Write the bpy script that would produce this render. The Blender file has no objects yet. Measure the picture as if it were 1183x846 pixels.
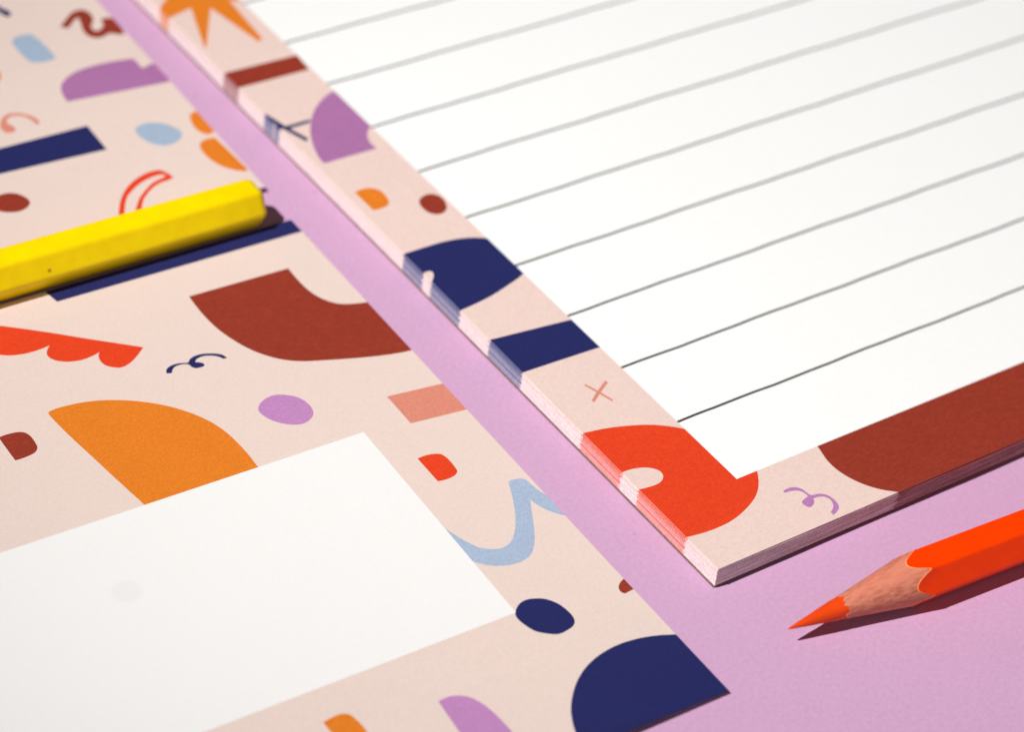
import bpy, bmesh, math, random
from mathutils import Vector, Matrix
from mathutils.geometry import delaunay_2d_cdt
random.seed(7)
MM = 0.001
scene = bpy.context.scene
C = scene.collection

# ------------------------------------------------------------------ camera
cam_data = bpy.data.cameras.new("camera")
cam = bpy.data.objects.new("camera", cam_data); C.objects.link(cam)
ROT = ((0.81424241, -0.56930289, 0.11359365), (-0.29388185, -0.57297791, -0.76506848), (0.50064235, 0.58956809, -0.63385070))
cx, cy, cz = ROT
m = Matrix(((cx[0], -cy[0], -cz[0]), (cx[1], -cy[1], -cz[1]), (cx[2], -cy[2], -cz[2])))
cam.matrix_world = Matrix.Translation(Vector(((-229.0315, -212.4749, 274.0315))) * MM) @ m.to_4x4()
cam_data.sensor_width = 36.0
cam_data.lens = 93.1958
cam_data.clip_start = 0.01; cam_data.clip_end = 20.0
cam_data.dof.use_dof = True
cam_data.dof.focus_distance = 0.405
cam_data.dof.aperture_fstop = 14.5
cam_data.dof.aperture_blades = 9
scene.camera = cam

# ------------------------------------------------------------------ light
world = bpy.data.worlds.new("World"); scene.world = world; world.use_nodes = True
bg = world.node_tree.nodes["Background"]
# added fill without a seen source: dark above, paler towards the camera side
wt = world.node_tree
tc = wt.nodes.new('ShaderNodeTexCoord'); dt = wt.nodes.new('ShaderNodeVectorMath'); dt.operation = 'DOT_PRODUCT'
dt.inputs[1].default_value = (-0.10, -0.97, 0.22)
mr = wt.nodes.new('ShaderNodeMapRange'); mr.inputs[1].default_value = 0.45; mr.inputs[2].default_value = 1.0
mr.inputs[3].default_value = 0.016; mr.inputs[4].default_value = 0.33
wt.links.new(tc.outputs['Generated'], dt.inputs[0]); wt.links.new(dt.outputs['Value'], mr.inputs[0]); wt.links.new(mr.outputs[0], bg.inputs[1])
bg.inputs[0].default_value = (0.90, 0.95, 0.97, 1)

LD = Vector((0.622, -0.045, -0.779)).normalized()          # direction the light travels
aim = Vector((106, 46, 0)) * MM
DIST = 1.6
ld = bpy.data.lights.new("studio_lamp", 'SPOT')
ld.energy = 132.0
ld.color = (1.0, 0.978, 0.965)
ld.shadow_soft_size = 0.010
ld.spot_size = math.radians(23.8)
ld.spot_blend = 1.0
lamp = bpy.data.objects.new("studio_lamp", ld); C.objects.link(lamp)
lamp.location = aim - LD * DIST
lamp.rotation_euler = LD.to_track_quat('-Z', 'Y').to_euler()

scene.view_settings.view_transform = 'Standard'
scene.view_settings.look = 'None'
scene.view_settings.exposure = 0.0
scene.view_settings.gamma = 1.0

# ------------------------------------------------------------------ helpers
def thing(name, label, cat, loc=(0, 0, 0), group=None):
    o = bpy.data.objects.new(name, None); C.objects.link(o)
    o.location = Vector(loc) * MM; o.empty_display_size = 0.01
    o['label'] = label; o['category'] = cat
    if group: o['group'] = group
    return o

def mesh_obj(name, verts, faces, mats, fmat, parent=None, smooth=False, label=None):
    me = bpy.data.meshes.new(name)
    off = Vector(parent.location) / MM if parent is not None and parent.type == 'EMPTY' else Vector((0, 0, 0))
    if parent is not None and parent.parent is not None: off = Vector(parent.parent.location) / MM
    me.from_pydata([tuple((Vector(v) - off) * MM) for v in verts], [], faces)
    for mt in mats: me.materials.append(mt)
    for i, p in enumerate(me.polygons):
        p.material_index = fmat[i]; p.use_smooth = smooth if isinstance(smooth, bool) else smooth[i]
    me.update()
    o = bpy.data.objects.new(name, me); C.objects.link(o)
    if parent is not None: o.parent = parent
    if label: o['label'] = label
    return o

def nodes(name):
    m = bpy.data.materials.new(name); m.use_nodes = True
    nt = m.node_tree; b = nt.nodes['Principled BSDF']
    return m, nt, b

def N(nt, t, **kw):
    n = nt.nodes.new(t)
    for k, v in kw.items():
        if k in n.inputs: n.inputs[k].default_value = v
        else: setattr(n, k, v)
    return n

def mixc(nt, fac, a, b, blend='MIX'):
    x = N(nt, 'ShaderNodeMix', data_type='RGBA', blend_type=blend)
    for s, v in ((0, fac), (6, a), (7, b)):
        if hasattr(v, 'is_output'): nt.links.new(v, x.inputs[s])
        else: x.inputs[s].default_value = v
    return x.outputs[2]

def paper(name, col, rough=0.75, grain=0.07, bump=0.25, spec=0.25, fibre=0.0, sc=1.0, speck=None):
    """printed or plain paper: fine tooth, faint mottling"""
    m, nt, b = nodes(name)
    geo = N(nt, 'ShaderNodeNewGeometry')
    pos = geo.outputs['Position']
    n1 = N(nt, 'ShaderNodeTexNoise', Scale=2400.0 * sc, Detail=3.0, Roughness=0.6)
    n2 = N(nt, 'ShaderNodeTexNoise', Scale=160.0, Detail=4.0, Roughness=0.6)
    n3 = N(nt, 'ShaderNodeTexNoise', Scale=22.0, Detail=2.0)
    for n in (n1, n2, n3): nt.links.new(pos, n.inputs['Vector'])
    col4 = tuple(col) + (1,)
    lo = tuple(c * (1 - 2.2 * grain) for c in col) + (1,)
    hi = tuple(min(1, c * (1 + 2.2 * grain) + grain * 0.006) for c in col) + (1,)
    r = N(nt, 'ShaderNodeMapRange'); r.inputs[1].default_value = .3; r.inputs[2].default_value = .7
    nt.links.new(n1.outputs[0], r.inputs[0])
    c1 = mixc(nt, r.outputs[0], lo, hi)
    r2 = N(nt, 'ShaderNodeMapRange'); r2.inputs[1].default_value = .3; r2.inputs[2].default_value = .7
    r2.inputs[3].default_value = 1 - grain * .45; r2.inputs[4].default_value = 1 + grain * .25
    nt.links.new(n2.outputs[0], r2.inputs[0])
    r3 = N(nt, 'ShaderNodeMapRange'); r3.inputs[1].default_value = .3; r3.inputs[2].default_value = .7
    r3.inputs[3].default_value = 1 - grain * .35; r3.inputs[4].default_value = 1 + grain * .2
    nt.links.new(n3.outputs[0], r3.inputs[0])
    mu = N(nt, 'ShaderNodeMath', operation='MULTIPLY')
    nt.links.new(r2.outputs[0], mu.inputs[0]); nt.links.new(r3.outputs[0], mu.inputs[1])
    cc = N(nt, 'ShaderNodeCombineXYZ')
    for i in range(3): nt.links.new(mu.outputs[0], cc.inputs[i])
    out = mixc(nt, 1.0, c1, cc.outputs[0], 'MULTIPLY')
    if fibre > 0:      # stretched fibres, paler than the sheet
        mp = N(nt, 'ShaderNodeMapping'); mp.inputs['Rotation'].default_value = (0, 0, 0.5); mp.inputs['Scale'].default_value = (1, 4.5, 1)
        nt.links.new(pos, mp.inputs[0])
        nf = N(nt, 'ShaderNodeTexNoise', Scale=900.0, Detail=3.0, Roughness=.65); nt.links.new(mp.outputs[0], nf.inputs['Vector'])
        rf = N(nt, 'ShaderNodeMapRange'); rf.inputs[1].default_value = .5; rf.inputs[2].default_value = .75
        rf.inputs[4].default_value = fibre
        nt.links.new(nf.outputs[0], rf.inputs[0])
        out = mixc(nt, rf.outputs[0], out, tuple(min(1, c * 1.9 + .03) for c in col) + (1,))
    if speck:
        ns = N(nt, 'ShaderNodeTexVoronoi', Scale=95.0); nt.links.new(pos, ns.inputs['Vector'])
        cr = N(nt, 'ShaderNodeMapRange'); cr.inputs[1].default_value = .020; cr.inputs[2].default_value = .035
        cr.inputs[3].default_value = 1; cr.inputs[4].default_value = 0
        nt.links.new(ns.outputs['Distance'], cr.inputs[0])
        out = mixc(nt, cr.outputs[0], out, speck + (1,))
    nt.links.new(out, b.inputs['Base Color'])
    bp = N(nt, 'ShaderNodeBump', Strength=bump, Distance=0.00006)
    nt.links.new(n1.outputs[0], bp.inputs['Height'])
    nt.links.new(bp.outputs[0], b.inputs['Normal'])
    b.inputs['Roughness'].default_value = rough
    b.inputs['Specular IOR Level'].default_value = spec
    return m

COL = {
    'pink': (0.768, 0.580, 0.520), 'cardpink': (0.750, 0.602, 0.540), 'white': (0.88, 0.885, 0.875), 'label': (0.835, 0.825, 0.81), 'navy': (0.0135, 0.0165, 0.103),
    'red': (0.72, 0.047, 0.0085), 'brown': (0.270, 0.030, 0.0135), 'orange': (0.72, 0.192, 0.012),
    'lilac': (0.49, 0.225, 0.47), 'purple': (0.39, 0.155, 0.35), 'sky': (0.365, 0.45, 0.59), 'skyd': (0.345, 0.435, 0.56),
    'lilac2': (.44,.19,.42), 'salmon': (0.66, 0.235, 0.165), 'rule': (0.022, 0.013, 0.008),
}
PAPER = {}
def add_spot(m, centre, rad, amount):
    nt = m.node_tree; b = nt.nodes['Principled BSDF']; src = b.inputs['Base Color'].links[0].from_socket
    geo = N(nt, 'ShaderNodeNewGeometry'); d = N(nt, 'ShaderNodeVectorMath', operation='DISTANCE'); nt.links.new(geo.outputs['Position'], d.inputs[0])
    d.inputs[1].default_value = tuple(q * MM for q in centre)
    rr = N(nt, 'ShaderNodeMapRange'); rr.inputs[1].default_value = rad * .8 * MM; rr.inputs[2].default_value = rad * 1.15 * MM; rr.inputs[3].default_value = amount; rr.inputs[4].default_value = 0
    nt.links.new(d.outputs['Value'], rr.inputs[0])
    nt.links.new(mixc(nt, rr.outputs[0], src, (.55, .55, .60, 1)), b.inputs['Base Color'])

for k, v in COL.items():
    PAPER[k] = paper('paper_' + k, v, grain={'pink': .026, 'cardpink': .022, 'white': .010, 'label': .009, 'rule': 0.05}.get(k, .05),
                     bump=.10 if k in ('white', 'label') else .28, fibre={'brown': .30, 'red': .18, 'orange': .16, 'navy': .07, 'pink': .10}.get(k, 0))
add_spot(PAPER['label'], (-92.4, 25.8, .5), 2.3, .14)
EDGE = {}
for k in ('pink', 'navy', 'brown', 'red', 'orange', 'white'):
    t = {'pink': .62, 'navy': .42, 'brown': .40, 'red': .44, 'orange': .40, 'white': 1}[k]
    wht = (0.90, 0.80, 0.85) if k not in ('navy', 'red', 'orange') else (.62, .66, .98) if k == 'navy' else (.86, .76, .70)
    EDGE[k] = paper('cut_edge_' + k, tuple(a * (1 - t) + b * t for a, b in zip(COL[k], wht)), grain=.08, bump=.4, rough=.9, spec=.1)
EDGE2 = {}
for k, m_ in list(EDGE.items()):
    t = .42
    base = {'pink': (.85, .72, .73)}.get(k, COL[k])
    EDGE2[k] = paper('pale_cut_edge_' + k, tuple(a * (1 - t - .25) + b * (t + .25) for a, b in zip(base, (.92, .86, .90))), grain=.06, bump=.4, rough=.9, spec=.1)
M_table = paper('lilac_card_surface', (0.590, 0.348, 0.532), grain=.026, bump=.22, rough=.85, spec=.15, sc=.6, fibre=.10, speck=(.42, .2, .34))
M_board = paper('grey_brown_board', (0.26, 0.165, 0.13), grain=.12, bump=.5, rough=.9, spec=.1)

# ------------------------------------------------------------------ print outlines, millimetres on each sheet
SHAPES = {
 'F': [
  ["navy",-70.44,89.64,-19.43,87.98,-19.08,97.09,-72.09,99.85],
  ["brown",-32.16,80.44,-32.21,79.97,-32.25,79.5,-32.28,79.03,-32.31,78.57,-32.34,78.11,-32.35,77.65,-32.36,77.2,-32.37,76.75,-32.37,76.3,-32.37,75.86,-32.35,75.44,-32.33,75.03,-32.31,74.63,-32.27,74.23,-32.22,73.84,-32.17,73.45,-32.1,73.08,-32.02,72.71,-31.92,72.29,-31.79,71.9,-31.65,71.51,-31.5,71.14,-31.33,70.78,-31.15,70.44,-30.97,70.12,-30.79,69.82,-30.59,69.53,-30.38,69.26,-30.15,69.0,-29.91,68.76,-29.67,68.55,-29.42,68.37,-29.15,68.2,-28.88,68.04,-28.59,67.9,-28.3,67.77,-28.0,67.64,-27.7,67.52,-27.4,67.41,-27.1,67.29,-26.79,67.19,-26.48,67.09,-26.16,66.99,-25.84,66.91,-25.52,66.83,-25.19,66.77,-24.78,66.7,-24.37,66.63,-23.96,66.58,-23.54,66.54,-23.12,66.5,-22.69,66.47,-22.26,66.45,-21.82,66.43,-21.39,66.43,-20.95,66.43,-20.63,52.54,-21.14,52.55,-21.64,52.55,-22.15,52.57,-22.65,52.59,-23.15,52.62,-23.64,52.65,-24.13,52.69,-24.62,52.73,-25.11,52.78,-25.59,52.84,-26.0,52.89,-26.42,52.96,-26.83,53.03,-27.23,53.1,-27.64,53.19,-28.04,53.27,-28.43,53.37,-28.83,53.46,-29.22,53.56,-29.61,53.66,-30.09,53.79,-30.57,53.93,-31.04,54.07,-31.51,54.22,-31.98,54.37,-32.45,54.52,-32.91,54.67,-33.38,54.83,-33.84,54.99,-34.3,55.15,-34.76,55.31,-35.21,55.48,-35.67,55.64,-36.12,55.81,-36.57,55.98,-37.02,56.16,-37.47,56.33,-37.91,56.51,-38.36,56.69,-38.8,56.87,-39.26,57.06,-39.72,57.24,-40.19,57.42,-40.65,57.61,-41.11,57.79,-41.56,57.99,-42.01,58.19,-42.46,58.4,-42.89,58.62,-43.32,58.86,-43.64,59.06,-43.96,59.27,-44.27,59.48,-44.58,59.71,-44.88,59.94,-45.17,60.19,-45.46,60.44,-45.73,60.71,-46.0,60.99,-46.26,61.27,-46.56,61.62,-46.84,61.98,-47.12,62.35,-47.4,62.73,-47.66,63.12,-47.91,63.52,-48.16,63.93,-48.39,64.35,-48.61,64.78,-48.82,65.22,-49.04,65.72,-49.25,66.24,-49.45,66.76,-49.63,67.3,-49.8,67.84,-49.97,68.39,-50.12,68.95,-50.27,69.52,-50.4,70.1,-50.53,70.68,-50.62,71.14,-50.7,71.6,-50.77,72.08,-50.82,72.56,-50.87,73.05,-50.91,73.54,-50.94,74.04,-50.97,74.54,-50.98,75.05,-51.0,75.56,-51.0,76.11,-51.0,76.67,-50.99,77.23,-50.97,77.8,-50.94,78.37,-50.91,78.94,-50.87,79.52,-50.82,80.11,-50.76,80.69,-50.69,81.28],
  ["red",-84.72,90.59,-84.38,90.37,-84.03,90.15,-83.69,89.92,-83.35,89.69,-83.01,89.46,-82.67,89.22,-82.33,88.98,-82.0,88.73,-81.67,88.49,-81.34,88.23,-80.72,87.75,-80.1,87.26,-79.48,86.76,-78.86,86.27,-78.25,85.77,-77.63,85.26,-77.02,84.76,-76.41,84.25,-75.81,83.74,-75.2,83.22,-74.74,82.83,-74.28,82.43,-73.82,82.03,-73.37,81.62,-72.91,81.22,-72.46,80.81,-72.01,80.4,-71.55,79.99,-71.1,79.59,-70.64,79.19,-70.22,78.82,-69.79,78.46,-69.36,78.09,-68.94,77.73,-68.51,77.37,-68.08,77.0,-67.65,76.64,-67.23,76.28,-66.8,75.91,-66.37,75.55,-66.1,75.31,-65.83,75.08,-65.56,74.84,-65.28,74.61,-65.01,74.37,-64.74,74.14,-64.47,73.9,-64.2,73.66,-63.93,73.43,-63.66,73.19,-64.0,72.91,-64.34,72.64,-64.69,72.38,-65.03,72.12,-65.38,71.88,-65.73,71.65,-66.1,71.41,-66.47,71.18,-66.84,70.96,-67.21,70.78,-67.58,70.62,-67.99,70.49,-68.4,70.41,-68.8,70.37,-69.19,70.37,-69.61,70.48,-69.97,70.72,-70.26,70.95,-70.55,71.2,-70.81,71.47,-71.04,71.79,-71.2,72.17,-71.3,72.6,-71.34,73.07,-71.28,73.71,-71.08,74.36,-70.8,74.84,-70.43,75.24,-70.81,75.13,-71.19,75.04,-71.57,74.96,-71.94,74.9,-72.31,74.85,-72.69,74.81,-73.06,74.79,-73.42,74.78,-73.78,74.8,-74.13,74.84,-74.45,74.91,-74.78,74.98,-75.09,75.07,-75.4,75.17,-75.7,75.29,-76.0,75.42,-76.29,75.56,-76.59,75.75,-76.88,75.96,-77.16,76.19,-77.42,76.45,-77.65,76.74,-77.87,77.09,-78.02,77.5,-78.1,77.96,-78.06,78.47,-77.85,78.98,-77.48,79.48,-77.07,79.93,-76.62,80.29,-76.96,80.23,-77.3,80.19,-77.63,80.15,-77.97,80.11,-78.3,80.09,-78.62,80.08,-78.98,80.07,-79.34,80.07,-79.69,80.08,-80.05,80.09,-80.39,80.12,-80.73,80.17,-81.06,80.22,-81.39,80.28,-81.71,80.35,-82.03,80.43,-82.35,80.52,-82.65,80.62,-82.96,80.73,-83.25,80.86,-83.54,81.0,-83.81,81.16,-84.08,81.33,-84.35,81.51,-84.6,81.71,-84.87,81.93,-85.14,82.16,-85.4,82.4,-85.65,82.66,-85.88,82.95,-86.08,83.26,-86.26,83.59,-86.42,83.94,-86.57,84.31,-86.71,84.69,-86.83,85.08,-86.93,85.49,-87.02,85.91],
  ["navy",-63.52,65.81,-63.4,66.25,-63.15,66.64,-62.7,66.97,-62.22,67.15,-61.85,67.23,-61.5,67.25,-61.15,67.23,-60.76,67.17,-60.38,67.07,-60.0,66.96,-59.6,66.74,-59.16,66.64,-58.88,66.89,-58.59,67.21,-58.14,67.43,-57.7,67.55,-57.28,67.6,-56.87,67.6,-56.48,67.56,-56.15,67.49,-55.83,67.39,-55.52,67.27,-55.21,67.14,-54.91,67.01,-54.62,66.87,-54.33,66.7,-54.06,66.52,-53.79,66.32,-53.55,66.08,-53.35,65.79,-53.22,65.47,-53.13,65.12,-53.09,64.74,-53.8,64.95,-53.93,65.3,-54.12,65.6,-54.32,65.85,-54.54,66.07,-54.78,66.26,-55.1,66.46,-55.44,66.64,-55.8,66.78,-56.13,66.87,-56.48,66.91,-56.85,66.91,-57.26,66.85,-57.68,66.68,-57.92,66.47,-58.12,66.19,-57.8,66.03,-57.51,65.82,-57.25,65.55,-57.1,65.27,-57.13,64.91,-57.42,64.7,-57.76,64.67,-58.15,64.68,-58.52,64.75,-58.85,64.88,-59.09,65.14,-59.25,65.49,-59.29,65.86,-59.37,66.2,-59.6,66.41,-59.88,66.54,-60.18,66.65,-60.58,66.73,-61.02,66.74,-61.46,66.69,-61.9,66.5,-62.37,66.06,-62.77,65.51],
  ["orange",-84.18,66.05,-83.81,66.12,-83.45,66.18,-83.09,66.21,-82.74,66.22,-82.39,66.21,-81.96,66.17,-81.53,66.13,-81.1,66.09,-80.67,66.04,-80.24,65.98,-79.82,65.92,-79.4,65.85,-78.98,65.77,-78.57,65.68,-78.16,65.58,-77.76,65.47,-77.36,65.36,-76.97,65.23,-76.58,65.1,-76.19,64.96,-75.81,64.81,-75.43,64.66,-75.06,64.49,-74.69,64.32,-74.32,64.14,-73.92,63.94,-73.52,63.73,-73.12,63.51,-72.73,63.28,-72.34,63.04,-71.96,62.8,-71.58,62.55,-71.2,62.29,-70.83,62.03,-70.47,61.76,-70.1,61.48,-69.74,61.19,-69.38,60.9,-69.02,60.6,-68.67,60.29,-68.33,59.98,-67.99,59.65,-67.66,59.32,-67.33,58.98,-67.01,58.63,-66.69,58.26,-66.38,57.88,-66.07,57.49,-65.76,57.1,-65.47,56.69,-65.18,56.28,-64.9,55.86,-64.63,55.43,-64.37,54.99,-64.12,54.54,-63.91,54.14,-63.71,53.73,-63.51,53.32,-63.33,52.89,-63.15,52.46,-62.99,52.02,-62.84,51.57,-62.7,51.11,-62.57,50.65,-62.45,50.18,-62.35,49.67,-62.25,49.16,-62.18,48.64,-62.11,48.12,-62.06,47.59,-62.01,47.05,-61.97,46.51,-61.94,45.97,-61.91,45.43,-61.89,44.89,-61.88,44.43,-61.87,43.97,-61.88,43.51,-61.89,43.05,-61.9,42.59,-61.93,42.12,-61.95,41.65,-61.98,41.19,-62.0,40.72,-62.02,40.26,-62.05,39.77,-62.08,39.28,-62.11,38.78,-62.14,38.29,-62.17,37.8,-62.2,37.31,-62.24,36.82,-62.28,36.33,-62.32,35.84,-62.36,35.35,-80.43,32.97,-80.52,33.75,-80.6,34.52,-80.69,35.3,-80.78,36.08,-80.88,36.87,-80.97,37.65,-81.07,38.43,-81.16,39.21,-81.26,40.0,-81.36,40.78,-81.45,41.45,-81.54,42.12,-81.64,42.79,-81.73,43.46,-81.83,44.13,-81.93,44.8,-82.02,45.47,-82.12,46.15,-82.21,46.82,-82.31,47.5,-82.41,48.24,-82.51,48.98,-82.6,49.72,-82.7,50.46,-82.8,51.21,-82.9,51.95,-82.99,52.7,-83.09,53.45,-83.19,54.2,-83.29,54.95,-83.36,55.48,-83.43,56.0,-83.51,56.53,-83.58,57.06,-83.65,57.58,-83.73,58.11,-83.8,58.64,-83.87,59.18,-83.93,59.71,-83.99,60.25,-84.05,60.75,-84.1,61.26,-84.15,61.77,-84.2,62.28,-84.25,62.79,-84.3,63.3,-84.33,63.82,-84.37,64.34,-84.4,64.87,-84.42,65.39,-84.35,65.73],
  ["brown",-93.6,64.2,-93.26,64.24,-92.93,64.27,-92.6,64.28,-92.27,64.28,-91.94,64.26,-91.62,64.23,-91.32,64.19,-91.02,64.14,-90.72,64.07,-90.44,63.98,-90.16,63.87,-89.91,63.72,-89.68,63.52,-89.49,63.26,-89.34,62.95,-89.24,62.61,-89.17,62.16,-89.16,61.69,-89.18,61.2,-89.22,60.7,-89.26,60.24,-89.34,59.78,-89.52,59.35,-89.83,58.97,-90.2,58.7,-90.57,58.54,-90.9,58.48,-91.23,58.42,-91.55,58.38,-91.87,58.35,-92.19,58.33,-92.5,58.32,-92.81,58.32,-93.12,58.34,-93.43,58.37,-93.73,58.4],
  ["lilac",-55.05,51.8,-54.76,52.2,-54.4,52.54,-54.01,52.82,-53.62,53.04,-53.25,53.2,-52.88,53.33,-52.52,53.42,-52.16,53.48,-51.8,53.51,-51.46,53.51,-51.13,53.48,-50.82,53.4,-50.52,53.3,-50.24,53.17,-49.96,53.01,-49.7,52.85,-49.43,52.65,-49.16,52.45,-48.9,52.23,-48.65,51.99,-48.42,51.74,-48.21,51.47,-48.01,51.17,-47.85,50.87,-47.72,50.54,-47.6,50.19,-47.52,49.82,-47.46,49.44,-47.43,49.04,-47.42,48.55,-47.47,48.04,-47.59,47.53,-47.8,47.02,-48.07,46.63,-48.4,46.3,-48.77,46.03,-49.14,45.82,-49.51,45.66,-49.89,45.55,-50.25,45.49,-50.61,45.47,-50.94,45.51,-51.27,45.59,-51.58,45.7,-51.88,45.84,-52.17,45.99,-52.45,46.17,-52.71,46.36,-52.97,46.56,-53.23,46.78,-53.47,47.02,-53.71,47.26,-53.93,47.53,-54.14,47.8,-54.35,48.09,-54.53,48.39,-54.7,48.68,-54.84,48.98,-54.97,49.29,-55.08,49.62,-55.17,49.97,-55.24,50.33,-55.28,50.79,-55.24,51.3],
  ["salmon",-35.37,44.92,-21.86,42.98,-21.08,35.76,-35.53,37.69],
  ["red",-39.18,30.24,-38.75,30.29,-38.33,30.31,-37.93,30.3,-37.5,30.27,-37.08,30.19,-36.69,30.09,-36.35,29.99,-36.02,29.87,-35.72,29.72,-35.45,29.52,-35.24,29.23,-35.1,28.86,-35.01,28.45,-34.97,28.05,-34.96,27.63,-34.97,27.19,-34.99,26.76,-35.03,26.29,-35.08,25.81,-35.15,25.32,-35.22,25.05,-35.37,24.8,-35.77,24.48,-36.2,24.28,-36.58,24.2,-36.95,24.15,-37.32,24.14,-37.68,24.14,-38.01,24.16,-38.34,24.2,-38.66,24.25,-38.97,24.32,-39.27,24.4],
  ["sky",-29.49,19.18,-29.05,19.34,-28.62,19.26,-28.26,19.17,-27.89,19.08,-27.55,18.96,-27.25,18.79,-27.02,18.54,-26.89,18.26,-26.81,17.95,-26.77,17.61,-26.75,17.25,-26.74,16.89,-26.72,16.54,-26.68,16.2,-26.61,15.87,-26.54,15.54,-26.46,15.22,-26.37,14.89,-26.28,14.58,-26.18,14.27,-26.07,13.97,-25.96,13.67,-25.85,13.38,-25.73,13.08,-25.61,12.79,-25.49,12.5,-25.37,12.22,-25.24,11.93,-25.11,11.65,-24.98,11.37,-24.57,7.73,-24.86,7.89,-25.15,8.06,-25.43,8.24,-25.71,8.42,-25.97,8.62,-26.23,8.83,-26.47,9.05,-26.7,9.29,-26.92,9.53,-27.12,9.79,-27.32,10.06,-27.49,10.32,-27.66,10.58,-27.81,10.85,-27.96,11.13,-28.11,11.41,-28.24,11.7,-28.38,12.02,-28.5,12.35,-28.6,12.69,-28.69,13.03,-28.78,13.42,-28.85,13.82,-28.89,14.23,-29.14,13.83,-29.38,13.42,-29.62,13.02,-29.85,12.62,-30.09,12.21,-30.31,11.82,-30.53,11.42,-30.75,11.02,-30.97,10.62,-31.19,10.23,-31.42,9.84,-31.64,9.47,-31.86,9.1,-32.07,8.74,-32.3,8.38,-32.52,8.02,-32.75,7.66,-32.99,7.3,-33.23,6.95,-33.49,6.6,-33.75,6.25,-34.03,5.91,-34.32,5.59,-34.67,5.23,-35.03,4.88,-35.41,4.56,-35.81,4.28,-36.18,4.09,-36.57,3.94,-36.95,3.83,-37.32,3.75,-37.74,3.69,-38.15,3.67,-38.54,3.68,-38.93,3.72,-39.26,3.77,-39.59,3.83,-39.91,3.91,-40.23,4.0,-40.53,4.1,-40.84,4.21,-41.13,4.33,-41.41,4.46,-41.69,4.6,-41.95,4.75,-42.22,4.91,-42.47,5.08,-42.72,5.27,-42.96,5.47,-43.19,5.67,-43.41,5.89,-43.63,6.12,-43.83,6.35,-44.03,6.6,-44.23,6.85,-44.42,7.11,-44.6,7.37,-44.78,7.64,-44.95,7.91,-45.12,8.19,-45.28,8.47,-44.17,15.09,-44.07,14.74,-43.97,14.39,-43.87,14.04,-43.76,13.7,-43.66,13.35,-43.55,13.01,-43.43,12.63,-43.31,12.26,-43.18,11.9,-43.06,11.58,-42.94,11.27,-42.81,10.96,-42.67,10.66,-42.53,10.35,-42.39,10.04,-42.24,9.74,-42.08,9.45,-41.89,9.19,-41.68,8.96,-41.45,8.75,-41.21,8.55,-40.96,8.36,-40.7,8.19,-40.44,8.02,-40.18,7.88,-39.9,7.74,-39.62,7.63,-39.32,7.55,-39.0,7.49,-38.64,7.48,-38.26,7.52,-37.87,7.6,-37.48,7.73,-37.11,7.9,-36.75,8.12,-36.39,8.36,-36.05,8.64,-35.69,8.96,-35.35,9.31,-35.03,9.68,-34.71,10.06,-34.43,10.41,-34.15,10.77,-33.88,11.14,-33.62,11.51,-33.36,11.89,-33.11,12.27,-32.86,12.67,-32.63,13.08,-32.39,13.49,-32.16,13.9,-31.94,14.31,-31.72,14.73,-31.5,15.14,-31.27,15.58,-31.05,16.03,-30.83,16.48,-30.62,16.93,-30.4,17.38,-30.2,17.84,-30.01,18.31,-29.79,18.77],
  ["navy",-45.15,-4.89,-44.85,-4.54,-44.52,-4.21,-44.16,-3.92,-43.79,-3.67,-43.4,-3.49,-43.0,-3.37,-42.61,-3.29,-42.23,-3.27,-41.89,-3.3,-41.56,-3.37,-41.24,-3.48,-40.94,-3.6,-40.64,-3.73,-40.37,-3.85,-40.12,-3.99,-39.88,-4.15,-39.65,-4.32,-39.44,-4.52,-39.23,-4.76,-39.03,-5.01,-38.84,-5.28,-38.66,-5.56,-38.51,-5.85,-38.37,-6.15,-38.25,-6.47,-38.15,-6.8,-38.08,-7.14,-38.01,-7.5,-37.97,-7.86,-37.94,-8.22,-37.92,-8.56,-37.92,-8.91,-37.95,-9.27,-38.01,-9.64,-38.11,-10.0,-38.3,-10.39,-38.59,-10.74,-38.93,-11.01,-39.34,-11.2,-39.77,-11.32,-40.19,-11.39,-40.6,-11.44,-40.97,-11.48,-41.34,-11.51,-41.69,-11.49,-42.01,-11.42,-42.3,-11.3,-42.56,-11.16,-42.81,-10.99,-43.06,-10.82,-43.29,-10.63,-43.52,-10.43,-43.73,-10.25,-43.95,-10.06,-44.15,-9.86,-44.34,-9.65,-44.52,-9.42,-44.67,-9.17,-44.8,-8.92,-44.91,-8.64,-45.01,-8.36,-45.09,-8.07,-45.17,-7.78,-45.24,-7.48,-45.3,-7.18,-45.37,-6.84,-45.41,-6.5,-45.43,-6.14,-45.42,-5.78,-45.35,-5.33],
  ["brown",-28.13,-7.6,-27.76,-7.29,-27.36,-7.04,-26.94,-6.84,-26.52,-6.7,-24.87,-8.09,-25.62,-9.09,-28.17,-9.33,-28.46,-9.04,-28.57,-8.62,-28.46,-8.09],
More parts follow.
